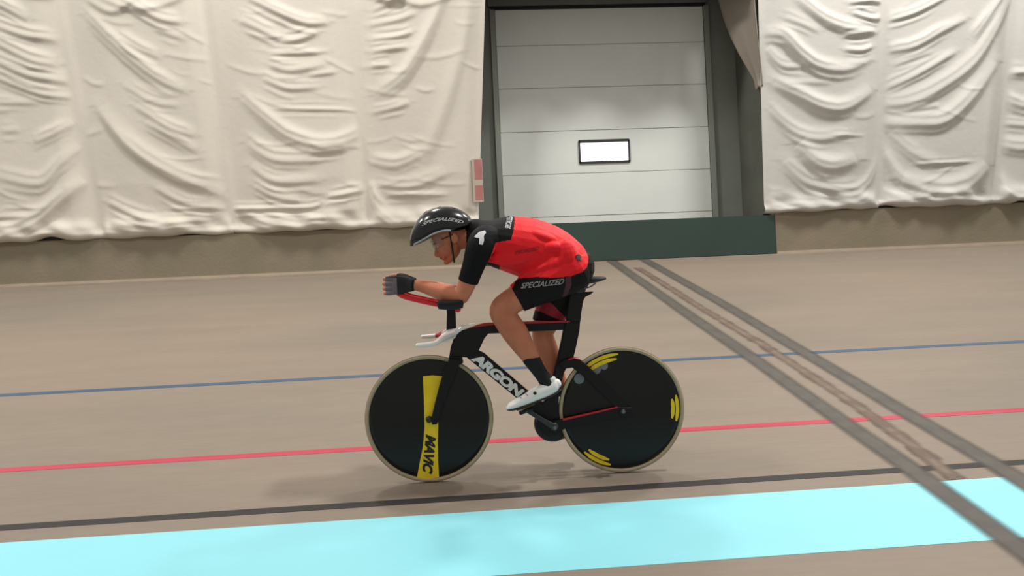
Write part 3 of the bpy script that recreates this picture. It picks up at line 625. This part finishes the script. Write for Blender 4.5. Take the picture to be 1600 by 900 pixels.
for i in range(k): a = a0 + (a1 - a0) * (i + .5) / k; path.append((A + Vector((math.cos(a), 0, math.sin(a))) * (rg + .003), a + PI / 2))
for i in range(7): a = th - al + 2 * al * (i + .5) / 7; path.append((B + Vector((math.cos(a), 0, math.sin(a))) * .032, a + PI / 2))
for i, (q, a) in enumerate(path):
    bmesh.ops.create_cube(bm, size=1, matrix=Matrix.Translation(q) @ Matrix.Rotation(-a, 4, 'Y') @ Matrix.Diagonal((.0122, .0075 if i % 2 else .005, .007, 1)))
setp(obj('chain', bm, m_darkmetal, bike), kind='stuff')
bm = bmesh.new(); lathe_y(bm, bbc, [(.0005, -.052), (.02, -.052), (.023, -.045), (.023, .045), (.02, .052), (.0005, .052)], 24); bmesh.ops.recalc_face_normals(bm, faces=bm.faces); obj('bottom_bracket', bm, m_darkmetal, bike, True)
pn = P(821, 640, -.075); dv = Vector((pn.x - bbc.x, 0, pn.z - bbc.z))
for s in (-1, 1):
    a = Vector((bbc.x, s * .060, bbc.z)); b = a - dv * s; b.y = s * .070
    if s > 0: pass
    bm = bmesh.new(); lp = [(a - (b - a) * .06, .016, .0075), (a, .019, .0085), (a.lerp(b, .3), .0135, .0075), (a.lerp(b, .75), .0115, .006), (b, .0125, .006)]
    loft(bm, lp, n=16, sub=4, sq=3.2); bmesh.ops.recalc_face_normals(bm, faces=bm.faces); cr = obj('crank_arm', bm, m_darkmetal, bike, True)
    bm = bmesh.new(); lathe_y(bm, Vector((a.x, s * .0705, a.z)), [(.0005, -.002), (.010, -.002), (.010, .002), (.0005, .002)], 20); bmesh.ops.recalc_face_normals(bm, faces=bm.faces); obj('crank_bolt', bm, m_metal, cr)
    pb = bpy.data.objects.new('pedal', None); C.objects.link(pb); pb.parent = bike
    tube('axle', [b, b + Vector((0, s * .075, 0))], .005, m_metal, pb, 10)
    bm = bmesh.new(); q = b + Vector((0, s * .048, .002)); rot = Matrix.Rotation(math.radians(-16 if s < 0 else -30), 4, 'Y')
    bmesh.ops.create_cube(bm, size=1, matrix=Matrix.Translation(q) @ rot @ Matrix.Diagonal((.075, .055, .014, 1)))
    bmesh.ops.bevel(bm, geom=list(bm.edges), offset=.004, segments=2, affect='EDGES'); obj('pedal_body', bm, m_blackprint, pb)
far_ped = Vector((bbc.x, .118, bbc.z)) - dv
# ------------------------------------------------------------------ rider: one continuous body
m_skin = mat('tanned_skin', (204, 128, 96), .5, spec=.4, col2=(188, 112, 82), vscale=9)
for nd in [m_skin.node_tree.nodes['Principled BSDF']]:
    nd.inputs['Subsurface Weight'].default_value = .08; nd.inputs['Subsurface Radius'].default_value = (.01, .004, .002)
NL = -.095
torso = [(P(741, 362), R(19), .062), (P(758, 372), R(30), .12), (P(776, 378), R(37), .158), (P(800, 382), R(42), .165), (P(826, 388), R(45), .158), (P(850, 398), R(46), .150), (P(870, 408), R(44), .152), (P(886, 416), R(39), .160), (P(893, 421), R(33), .155)]
thigh_n = [(P(893, 417, -.085), R(37), .085), (P(872, 429, -.09), R(34), .086), (P(848, 443, NL), R(29), .082), (P(822, 458, NL), R(23.5), .070), (P(804, 468, NL), R(20), .062)]
calf_n = [(P(804, 468, NL), R(20), .060), (P(789, 479, NL), R(19.5), .056), (P(784, 487, -.097), R(19), .053), (P(792, 501, -.10), R(19.2), .052), (P(805, 520, -.105), R(19.5), .056), (P(818, 541, -.108), R(16.5), .052), (P(831, 562, -.11), R(12), .040), (P(844, 582, -.112), R(9.5), .031), (P(854, 596, -.113), R(10), .031)]
foot_n = [(P(863, 603, -.115), R(7), .022), (P(855, 607, -.115), R(8), .024), (P(842, 612, -.117), R(6), .024), (P(826, 619, -.119), R(4), .026), (P(812, 625, -.12), R(3), .024)]
thigh_f = [(P(893, 420, .085), R(35), .085), (P(880, 450, .09), R(31), .082), (P(866, 478, .095), R(26.5), .074), (P(855, 500, .095), R(22), .066), (P(851, 511, .095), R(19), .060)]
calf_f = [(P(851, 508, .095), R(19), .060), (P(848, 524, .095), R(17), .053), (P(853, 540, .098), R(17.3), .052), (P(861, 562, .10), R(15.8), .052), (P(873, 592, .105), R(12), .042), (P(888, 624, .108), R(8.8), .032), (P(899, 646, .11), R(9), .030)]
ff = far_ped
foot_f = [(P(909, 657, .118), R(7), .022), (P(906, 662, .118), R(8), .024), (P(903, 668, .118), R(6), .024), (ff + Vector((.0, 0, .036)), R(4), .026)]
arm_u = [(P(765, 373, -.125), R(20), .05), (P(755, 377, -.155), R(20), .048), (P(748, 392, -.168), R(18.5), .045), (P(741, 412, -.16), R(15.5), .042), (P(734, 432, -.148), R(14), .040), (P(727, 450, -.135), R(13), .038), (P(720, 464, -.125), R(12), .036)]
arm_l = [(P(722, 461, -.125), R(12), .037), (P(708, 461, -.118), R(12.3), .038), (P(690, 457, -.105), R(12), .037), (P(670, 450.5, -.085), R(10), .032), (P(653, 446.5, -.072), R(8), .027), (P(643, 445, -.066), R(8.2), .023)]
palm = [(P(646, 445, -.068), R(8.2), .020), (P(636, 445, -.068), R(11), .017), (P(625, 445.5, -.072), R(13.2), .0165), (P(615, 446, -.077), R(13.4), .0155)]
def mir(st): return [(mirror(p), a, b) for p, a, b in st]
fingers = []
for i, (yy, ln) in enumerate([(434.5, 1.0), (442, 1.08), (449.5, 1.02), (456.8, .86)]):
    fingers.append([(P(618, yy, -.079), R(3.3), .0095), (P(610, yy + .5, -.083), R(3.2), .0095), (P(610 - 7 * ln, yy + 1.2, -.076), R(3.0), .0088), (P(610 - 10 * ln, yy + 1.8, -.060), R(2.8), .0082), (P(611 - 7 * ln, yy + 2.2, -.044), R(2.6), .0078), (P(612, yy + 2.4, -.036), R(2.4), .0072)])
thumb = [(P(640, 438, -.062), R(4.2), .012), (P(630, 433.5, -.052), R(3.9), .011), (P(620, 431, -.044), R(3.4), .0095), (P(611, 431.5, -.041), R(3.0), .0085)]
# head frame: chin to the lower left of the ear, face pitched about 28 degrees down
HF = Vector((-.885, 0, -.465)); HU = Vector((-.465, 0, .885)); HR = Matrix(((HF.x, 0, HU.x, 0), (0, 1, 0, 0), (HF.z, 0, HU.z, 0), (0, 0, 0, 1)))
CH = P(700, 411.5)
def H(f, u, v=0): return CH + HF * f + HU * u + Vector((0, v, 0))
neck = [(P(750, 372), R(21), .068), (P(738, 370), R(19), .064), (P(724, 372), R(17), .058), (P(714, 376), R(15), .055), (P(706, 378), R(14), .053)]
def build_body(bm):
    loft(bm, torso, 24)
    blob(bm, P(893, 418), (R(34), .16, R(33)))
    for st in (thigh_n, calf_n, thigh_f, calf_f): loft(bm, st, 18)
    for st in (foot_n, foot_f): loft(bm, st, 14)
    for f in (lambda s: s, mir):
        loft(bm, f(arm_u), 18); loft(bm, f(arm_l), 16); loft(bm, f(palm), 14, sq=2.6)
        for g in fingers: loft(bm, f(g), 10, 4)
        loft(bm, f(thumb), 10, 4)
    loft(bm, neck, 18)
    # shin and knee-cap relief
    blob(bm, P(776, 485, NL), (R(9), .030, R(10)))
    blob(bm, P(812, 522, -.112), (R(13), .034, R(20)), Matrix.Rotation(math.radians(-32), 4, 'Y'))
    blob(bm, P(844, 521, .095), (R(10), .03, R(10)))
    # head
    blob(bm, H(-.085, .135), (.098, .076, .093), HR, 24)
    blob(bm, H(-.045, .085), (.062, .064, .075), HR, 20)
    loft(bm, [(H(-.010, .010), .014, .020), (H(-.03, .016), .020, .036), (H(-.062, .036), .026, .052), (H(-.085, .062), .026, .060)], 16)
    blob(bm, H(.000, .010), (.019, .021, .015), HR)               # chin
    blob(bm, H(.000, .118), (.018, .052, .012), HR)                # brow
    loft(bm, [(H(.002, .107), .009, .009), (H(.016, .088), .010, .010), (H(.030, .068), .011, .012), (H(.022, .061), .009, .014)], 10)   # nose
    for s in (-1, 1):
        blob(bm, H(.012, .064, s * .013), (.012, .007, .007), HR)  # nostrils
        blob(bm, H(-.018, .082, s * .036), (.022, .018, .016), HR) # cheekbones
        blob(bm, H(-.092, .098, s * .074), (.020, .008, .031), HR) # ears
        blob(bm, H(-.088, .080, s * .074), (.010, .008, .012), HR)
        blob(bm, H(-.105, .098, s * .080), (.010, .006, .026), HR)
    blob(bm, H(.011, .047), (.014, .023, .0062), HR); blob(bm, H(.009, .034), (.014, .020, .0068), HR); blob(bm, H(-.006, .052), (.018, .034, .026), HR)   # lips
bm = bmesh.new(); build_body(bm); me = bake('body', bm, .0034, 3, .5)
body = obj('body', me, m_skin, rider, True)
# eyes
for s in (-1, 1):
    bm = bmesh.new(); blob(bm, H(-.006, .101, s * .031), (.0125, .0125, .0125), HR, 16); e = obj('eye', bm, [mat('eye_white', (225, 220, 212), .2), m_blackprint], rider, True)
    ec = H(-.006, .101, s * .031)
    for p in e.data.polygons:
        if (p.center - ec).normalized().dot(HF) > .86: p.material_index = 1
bm = bmesh.new()
for s in (-1, 1): loft(bm, [(H(.010, .117, s * .012), .0035, .004), (H(.012, .121, s * .030), .0035, .005), (H(.002, .118, s * .047), .0025, .004)], 8, 3)
bmesh.ops.recalc_face_normals(bm, faces=bm.faces); obj('eyebrow', bm, mat('dark_hair', (40, 30, 24), .8), rider, True)
bm = bmesh.new(); loft(bm, [(H(.018, .0405, -.021), .0012, .003), (H(.0235, .041, 0), .0016, .003), (H(.018, .0405, .021), .0012, .003)], 6, 3); obj('mouth_line', bm, mat('dark_lip', (96, 48, 42), .6), rider, True)
# ------------------------------------------------------------------ kit: skinsuit surface split into jersey and shorts
INF = .0058
sleeve = arm_u[:5]; sl_end = (P(731.5, 440, -.142), R(13.8), .0395); sleeve = sleeve + [sl_end]
bm = bmesh.new(); loft(bm, torso, 24, inf=INF); blob(bm, P(893, 418), (R(34) + INF, .16 + INF, R(33) + INF))
loft(bm, thigh_n[:4] + [(P(808, 466, NL), R(21), .063)], 18, inf=INF, round_ends=(True, False)); loft(bm, thigh_f[:4] + [(P(852.5, 506, .095), R(20.5), .063)], 18, inf=INF, round_ends=(True, False))
for f in (lambda s: s, mir): loft(bm, f(sleeve), 18, inf=INF, round_ends=(True, False))
loft(bm, neck[:2], 18, inf=.006)
# loose cloth: rolls over the hip and at the waist crease
for (x, y, v, a, b, c, r) in [(866, 387, -.142, 17, .028, 9, -5), (868, 412, -.140, 26, .037, 12, 24), (850, 416, -.125, 24, .05, 8, 28), (828, 425, -.105, 22, .05, 7, 30), (800, 402, -.150, 34, .018, 12, 5), (845, 370, -.10, 30, .052, 10, -20), (886, 400, -.135, 16, .045, 26, 10)]:
    blob(bm, P(x, y, v), (R(a), b, R(c)), Matrix.Rotation(math.radians(-r), 4, 'Y'))
kit = bake('kit', bm, .0034, 4, .5)
bvk = bvh_of(kit)
# outline of the jersey as seen from the side (local x,z), the black yoke and the maroon patch
JB = poly_l([(905, 370), (911, 386), (915, 402), (912, 416), (903, 424), (885, 430), (860, 432), (835, 431), (806, 434), (795, 455), (700, 455), (690, 300), (905, 300)])
YK = poly_l([(803.5, 300), (803, 345), (800, 362), (796, 376), (782, 377.5), (773, 380), (767, 396), (762, 409), (771, 411), (780, 414), (780, 460), (690, 460), (690, 300)])
MR = poly_l([(877, 431), (887, 430), (886.5, 446), (880, 463), (874, 462), (878, 446)])
FR = poly_l([(832, 476), (850, 470), (862, 474), (893, 505), (884, 505), (862, 495), (846, 488), (832, 485)])
pj = bmesh.new(); pj.from_mesh(kit); ps = pj.copy()
kill = []
for f in pj.faces:
    c = f.calc_center_median(); j = inpoly(c.x, c.z, JB)
    if not j: kill.append(f)
    else: f.material_index = 1 if inpoly(c.x, c.z, YK) else 0
bmesh.ops.delete(pj, geom=kill, context='FACES'); kill = []
for f in ps.faces:
    c = f.calc_center_median()
    if inpoly(c.x, c.z, JB): kill.append(f)
    else: f.material_index = 1 if (inpoly(c.x, c.z, MR) and abs(c.y) > .05) else (2 if (c.y > .01 and inpoly(c.x, c.z, FR) and c.y < .14) else 0)
bmesh.ops.delete(ps, geom=kill, context='FACES')
m_red = mat('red_jersey_fabric', (244, 22, 36), .62, spec=.3, col2=(236, 16, 30), vscale=5, bump=.35, bscale=22, sheen=.1)
m_blk = mat('black_kit_fabric', (17, 17, 19), .7, spec=.2, var=.2, vscale=6, bump=.3, bscale=22)
m_short = mat('black_shorts_fabric', (22, 19, 20), .65, spec=.2, var=.25, vscale=5, bump=.2, bscale=25)
m_maroon = mat('dark_maroon_panel', (78, 20, 34), .6); m_mar2 = mat('red_inner_panel', (150, 16, 44), .6)
jersey = obj('jersey', pj, [m_red, m_blk], rider, True); jersey['label'] = 'red jersey with black shoulders and sleeves'
shorts = obj('shorts', ps, [m_short, m_maroon, m_mar2], rider, True); shorts['label'] = 'black cycling shorts with dark red side stripe'
for o in (jersey, shorts):
    s_ = o.modifiers.new('s', 'SOLIDIFY'); s_.thickness = .002; s_.offset = -1
bpy.data.meshes.remove(kit)
fk_ = onto(bvk)
bm = text_mesh('SPECIALIZED', .3, .02, 1.0); place_text(bm, (811, 449), (875, 441.5), (812, 440.5), fk_); obj('lettering', bm, mat('grey_shorts_print', (150, 146, 146), .6), shorts)['label'] = 'grey lettering on the near thigh'
bm = text_mesh('SPECIALIZED', .3, 0, 1.0); place_text(bm, (801, 398), (838, 390.5), (801, 392.5), fk_); obj('lettering', bm, mat('dark_red_print', (96, 12, 20), .6), jersey)['label'] = 'small dark lettering on the red flank'
bm = text_mesh('SPECIALIZED', 0, .02, 1.0); place_text(bm, (795.5, 359), (800.5, 339.5), (787, 357), fk_); obj('lettering', bm, mat('pale_print', (190, 190, 192), .6), jersey)['label'] = 'pale lettering behind the shoulder'
Sl = [(741, 371), (748, 364), (757, 361.5), (758.5, 365), (755, 370), (755.5, 376), (753.5, 383), (748, 382), (748.5, 373), (744, 372.5)]
obj('emblem', grid_decal(Sl, 3, fk_), mat('white_print', (224, 224, 226), .5), jersey)['label'] = 'white zigzag emblem on the shoulder'
obj('emblem', grid_decal([(893, 399), (899, 397), (903, 401), (900, 405), (903, 408), (897, 407), (894, 404)], 3, fk_), m_blackprint, jersey)['label'] = 'small black emblem near the hip'
# ------------------------------------------------------------------ socks, shoes, gloves
m_sock = mat('black_sock_knit', (18, 18, 22), .85); m_shoe = mat('white_shoe', (244, 241, 238), .4, var=.04)
m_sole = mat('black_sole', (34, 32, 30), .5); m_gold = mat('gold_sole_edge', (150, 128, 80), .5)
def sock(st, par):
    bm = bmesh.new(); loft(bm, st, 18, inf=.004, round_ends=(False, True)); me = bake('sock', bm, .003, 2); return obj('sock', me, m_sock, rider, True)
sock([(P(829.5, 558, -.11), R(12.9), .042)] + calf_n[6:] + [(P(858, 603, -.114), R(10), .03)], rider)
sock([(P(879, 606, .106), R(11), .039)] + calf_f[5:], rider)
def shoe(ft, toe, ped, near=True):
    a = ft[0][0]; b = toe; d = (b - a); L = d.length; d.normalize(); n = Vector((-d.z, 0, d.x)); n = n if n.z > 0 else -n
    y = a.y
    def Q(t, h, dy=0): q = a + d * (t * L) + n * h; q.y = y + dy; return q
    bm = bmesh.new()
    st = [(Q(-.02, .016), .024, .022), (Q(.04, .014), .036, .030), (Q(.14, .008), .038, .033), (Q(.27, .006), .038, .035), (Q(.42, .003), .034, .038), (Q(.60, -.004), .028, .042), (Q(.78, -.006), .0225, .044), (Q(.90, -.008), .0175, .038), (Q(.975, -.012), .009, .026)]
    loft(bm, st, 20, 4, sq=2.3)
    loft(bm, [(Q(.06, .022), .022, .026), (Q(.05, .045), .021, .027), (Q(.045, .056), .020, .027)], 18, 3, round_ends=(False, False), lat=Vector((0, 1, 0)))
    me = bake('shoe', bm, .0026, 3); sh_ = obj('shoe', me, m_shoe, rider, True)
    bm = bmesh.new(); loft(bm, [(Q(-.03, -.020), .005, .024), (Q(.15, -.031), .005, .031), (Q(.40, -.031), .005, .030), (Q(.62, -.031), .0055, .041), (Q(.80, -.029), .005, .043), (Q(.93, -.0235), .004, .035), (Q(.99, -.018), .003, .022)], 16, 4, sq=3)
    bmesh.ops.recalc_face_normals(bm, faces=bm.faces); obj('sole', bm, m_sole, sh_, True)
    bm = bmesh.new(); loft(bm, [(Q(.50, -.037), .003, .034), (Q(.66, -.0385), .003, .038), (Q(.82, -.036), .003, .036)], 12, 3); bmesh.ops.recalc_face_normals(bm, faces=bm.faces); obj('cleat', bm, m_gold, sh_, True)
    s = -1 if near else 1
    bm = bmesh.new(); c = Q(.42, .016, s * .034); lathe_y(bm, c, [(.0005, -.005), (.008, -.005), (.009, 0), (.009, .006), (.0005, .006)], 16); bmesh.ops.recalc_face_normals(bm, faces=bm.faces); obj('dial', bm, m_sole, sh_)
    for t in (.44, .56, .68):
        bm = bmesh.new(); loft(bm, [(Q(t, .018, s * .033), .0018, .0018), (Q(t + .02, .030, s * .012), .0018, .0018)], 6, 2); obj('lace', bm, m_palegrey, sh_)
    return sh_
shoe([(P(871, 604, -.117), 0, 0)], P(789.5, 635, -.117), None)
hf = P(914, 657, .118); shoe([(hf, 0, 0)], Vector((ff.x - .062, .118, ff.z + .008)), None, False)
m_glove = mat('black_glove', (30, 29, 34), .75, var=.2); m_glove2 = mat('grey_glove_knuckle', (112, 104, 110), .75)
for f in (lambda s: s, mir):
    bm = bmesh.new(); loft(bm, f([(P(647.5, 445, -.069), R(8.6), .023)] + palm[1:]), 14, inf=.0025, sq=2.6, round_ends=(False, True))
    for g in fingers: loft(bm, f(g[:3]), 10, 4, inf=.0018, round_ends=(True, False))
    loft(bm, f(thumb[:3]), 10, 4, inf=.002, round_ends=(True, False))
    me = bake('glove', bm, .0022, 2); g_ = obj('glove', me, [m_glove, m_glove2], rider, True)
    x0, x1 = P(621, 445, -.07).x, P(610, 445, -.07).x
    for p in me.polygons:
        c = p.center
        if c.x < x0 and c.x > x1 - .03 and abs(c.y) > .070 and c.z < P(615, 434, -.07).z: p.material_index = 1
    bm = bmesh.new(); q = f([(P(646.5, 445, -.069), R(9.4), .0265), (P(643.5, 445, -.069), R(9.8), .0255)]); loft(bm, q, 16, 2, round_ends=(False, False), sq=2.4); bmesh.ops.recalc_face_normals(bm, faces=bm.faces); obj('cuff', bm, m_blk, g_, True)
# ------------------------------------------------------------------ helmet, lens, strap
m_helm = mat('black_helmet_gloss', (9, 10, 12), .2, spec=.4, coat=.35)
top = [(641, 384), (640.5, 374), (643, 362), (649, 349), (658, 337), (670, 328), (684, 323.5), (700, 322.5), (715, 326), (727, 332.5), (735, 340), (738.5, 347)]
rim = [(641.5, 384.5), (648, 382), (656, 378.5), (666, 373), (676, 367.5), (686, 363.5), (696, 361), (706, 361), (716, 361), (726, 358), (733, 353), (738, 348.5)]
wid = [.030, .058, .080, .094, .103, .108, .108, .105, .097, .082, .060, .030]
bm = bmesh.new(); rows = []; NS = 34; NT = 20
def smp(arr, t):
    x = t * (len(arr) - 1); i = min(int(x), len(arr) - 2); fr = x - i; p = [arr[max(i - 1, 0)], arr[i], arr[i + 1], arr[min(i + 2, len(arr) - 1)]]
    p = [np.array(q, float) for q in p]; return .5 * (2 * p[1] + (p[2] - p[0]) * fr + (2 * p[0] - 5 * p[1] + 4 * p[2] - p[3]) * fr ** 2 + (3 * p[1] - p[0] - 3 * p[2] + p[3]) * fr ** 3)
for i in range(NS + 1):
    t = i / NS; tp = smp(top, t); rm = smp(rim, t); w = float(smp(wid, t)); T_ = P(*tp); R_ = P(*rm); row = []
    for k in range(NT + 1):
        a = PI * k / NT; s = math.sin(a) ** .85; row.append(bm.verts.new(R_.lerp(T_, s) + Vector((0, -w * math.cos(a) * (1 + .05 * math.sin(a)), 0))))
    rows.append(row)
for a, b in zip(rows, rows[1:]):
    for k in range(NT): bm.faces.new((a[k], a[k + 1], b[k + 1], b[k]))
bmesh.ops.recalc_face_normals(bm, faces=bm.faces)
hel = obj('helmet', bm, m_helm, rider, True); s_ = hel.modifiers.new('s', 'SOLIDIFY'); s_.thickness = .014; s_.offset = -1
hel['label'] = 'glossy black helmet'
hm = hel.data.copy(); bvhel = bvh_of(hm); fh = onto(bvhel, .0015)
m_hp = mat('silver_print', (190, 192, 194), .45)
bm = text_mesh('SPECIALIZED', .35, .02, 1.05)
def warp(px, py):
    t = (px - 660) / 66; return fh(px, py - 7 * math.sin(PI * max(0, min(1, t))) + 0)
place_text(bm, (661, 354.5), (724, 351.5), (662, 349.5), warp); obj('lettering', bm, m_hp, hel)['label'] = 'silver lettering along the helmet side'
m_rimgrey = mat('grey_rim', (150, 158, 160), .4)
for s in (-1, 1):
    pts = [P(*smp(rim, t)) + Vector((0, s * (float(smp(wid, t)) + .001), 0)) for t in np.linspace(.1, .62, 12)]
    tube('rim_band', pts, .0048, m_rimgrey, hel, 8, 2)
for cx, cy, v, l_ in ((664, 336, -.02, .03), (686, 327, -.028, .035), (708, 327, -.028, .03), (664, 336, .02, .03), (686, 327, .028, .035), (708, 327, .028, .03)):
    p = P(cx, cy, v); h = bvhel.ray_cast(Vector((p.x, v, p.z + .3)), Vector((0, 0, -1)))
    if h[0] is not None:
        bm = bmesh.new(); bmesh.ops.create_uvsphere(bm, u_segments=16, v_segments=8, radius=1, matrix=Matrix.Translation(h[0]) @ h[1].to_track_quat('Z', 'X').to_matrix().to_4x4() @ Matrix.Diagonal((l_ * .5, .006, .0022, 1)))
        obj('vent', bm, m_blackprint, hel, True)
m_lens = mat('smoked_clear_lens', (150, 158, 158), .08, spec=.3, alpha=.15)
bm = bmesh.new(); rows = []
for i in range(13):
    a = math.radians(-78 + 156 * i / 12); v = .072 * math.sin(a); f = .030 - .086 * (1 - math.cos(a)); row = []
    for k in range(5):
        q = k / 4; row.append(bm.verts.new(H(f - .006 * (1 - q), .146 - q * (.066 - .012 * abs(math.sin(a))), v)))
    rows.append(row)
for a, b in zip(rows, rows[1:]):
    for k in range(4): bm.faces.new((a[k], a[k + 1], b[k + 1], b[k]))
bmesh.ops.recalc_face_normals(bm, faces=bm.faces); ln = obj('glasses_lens', bm, m_lens, rider, True); ln.modifiers.new('s', 'SOLIDIFY').thickness = .0015
for s in (-1, 1): tube('glasses_arm', [H(-.035, .122, s * .073), H(-.065, .118, s * .078), H(-.098, .115, s * .080)], .0026, m_blackprint, ln, 8, 3)
tube('strap', [P(702, 361, -.088), P(704, 372, -.078), P(706, 384, -.070), H(-.035, -.003, -.045), H(-.030, -.008, 0), H(-.035, -.003, .045), mirror(P(706, 384, -.070)), mirror(P(704, 372, -.078)), mirror(P(702, 361, -.088))], .0042, m_blackprint, hel, 8, 4)
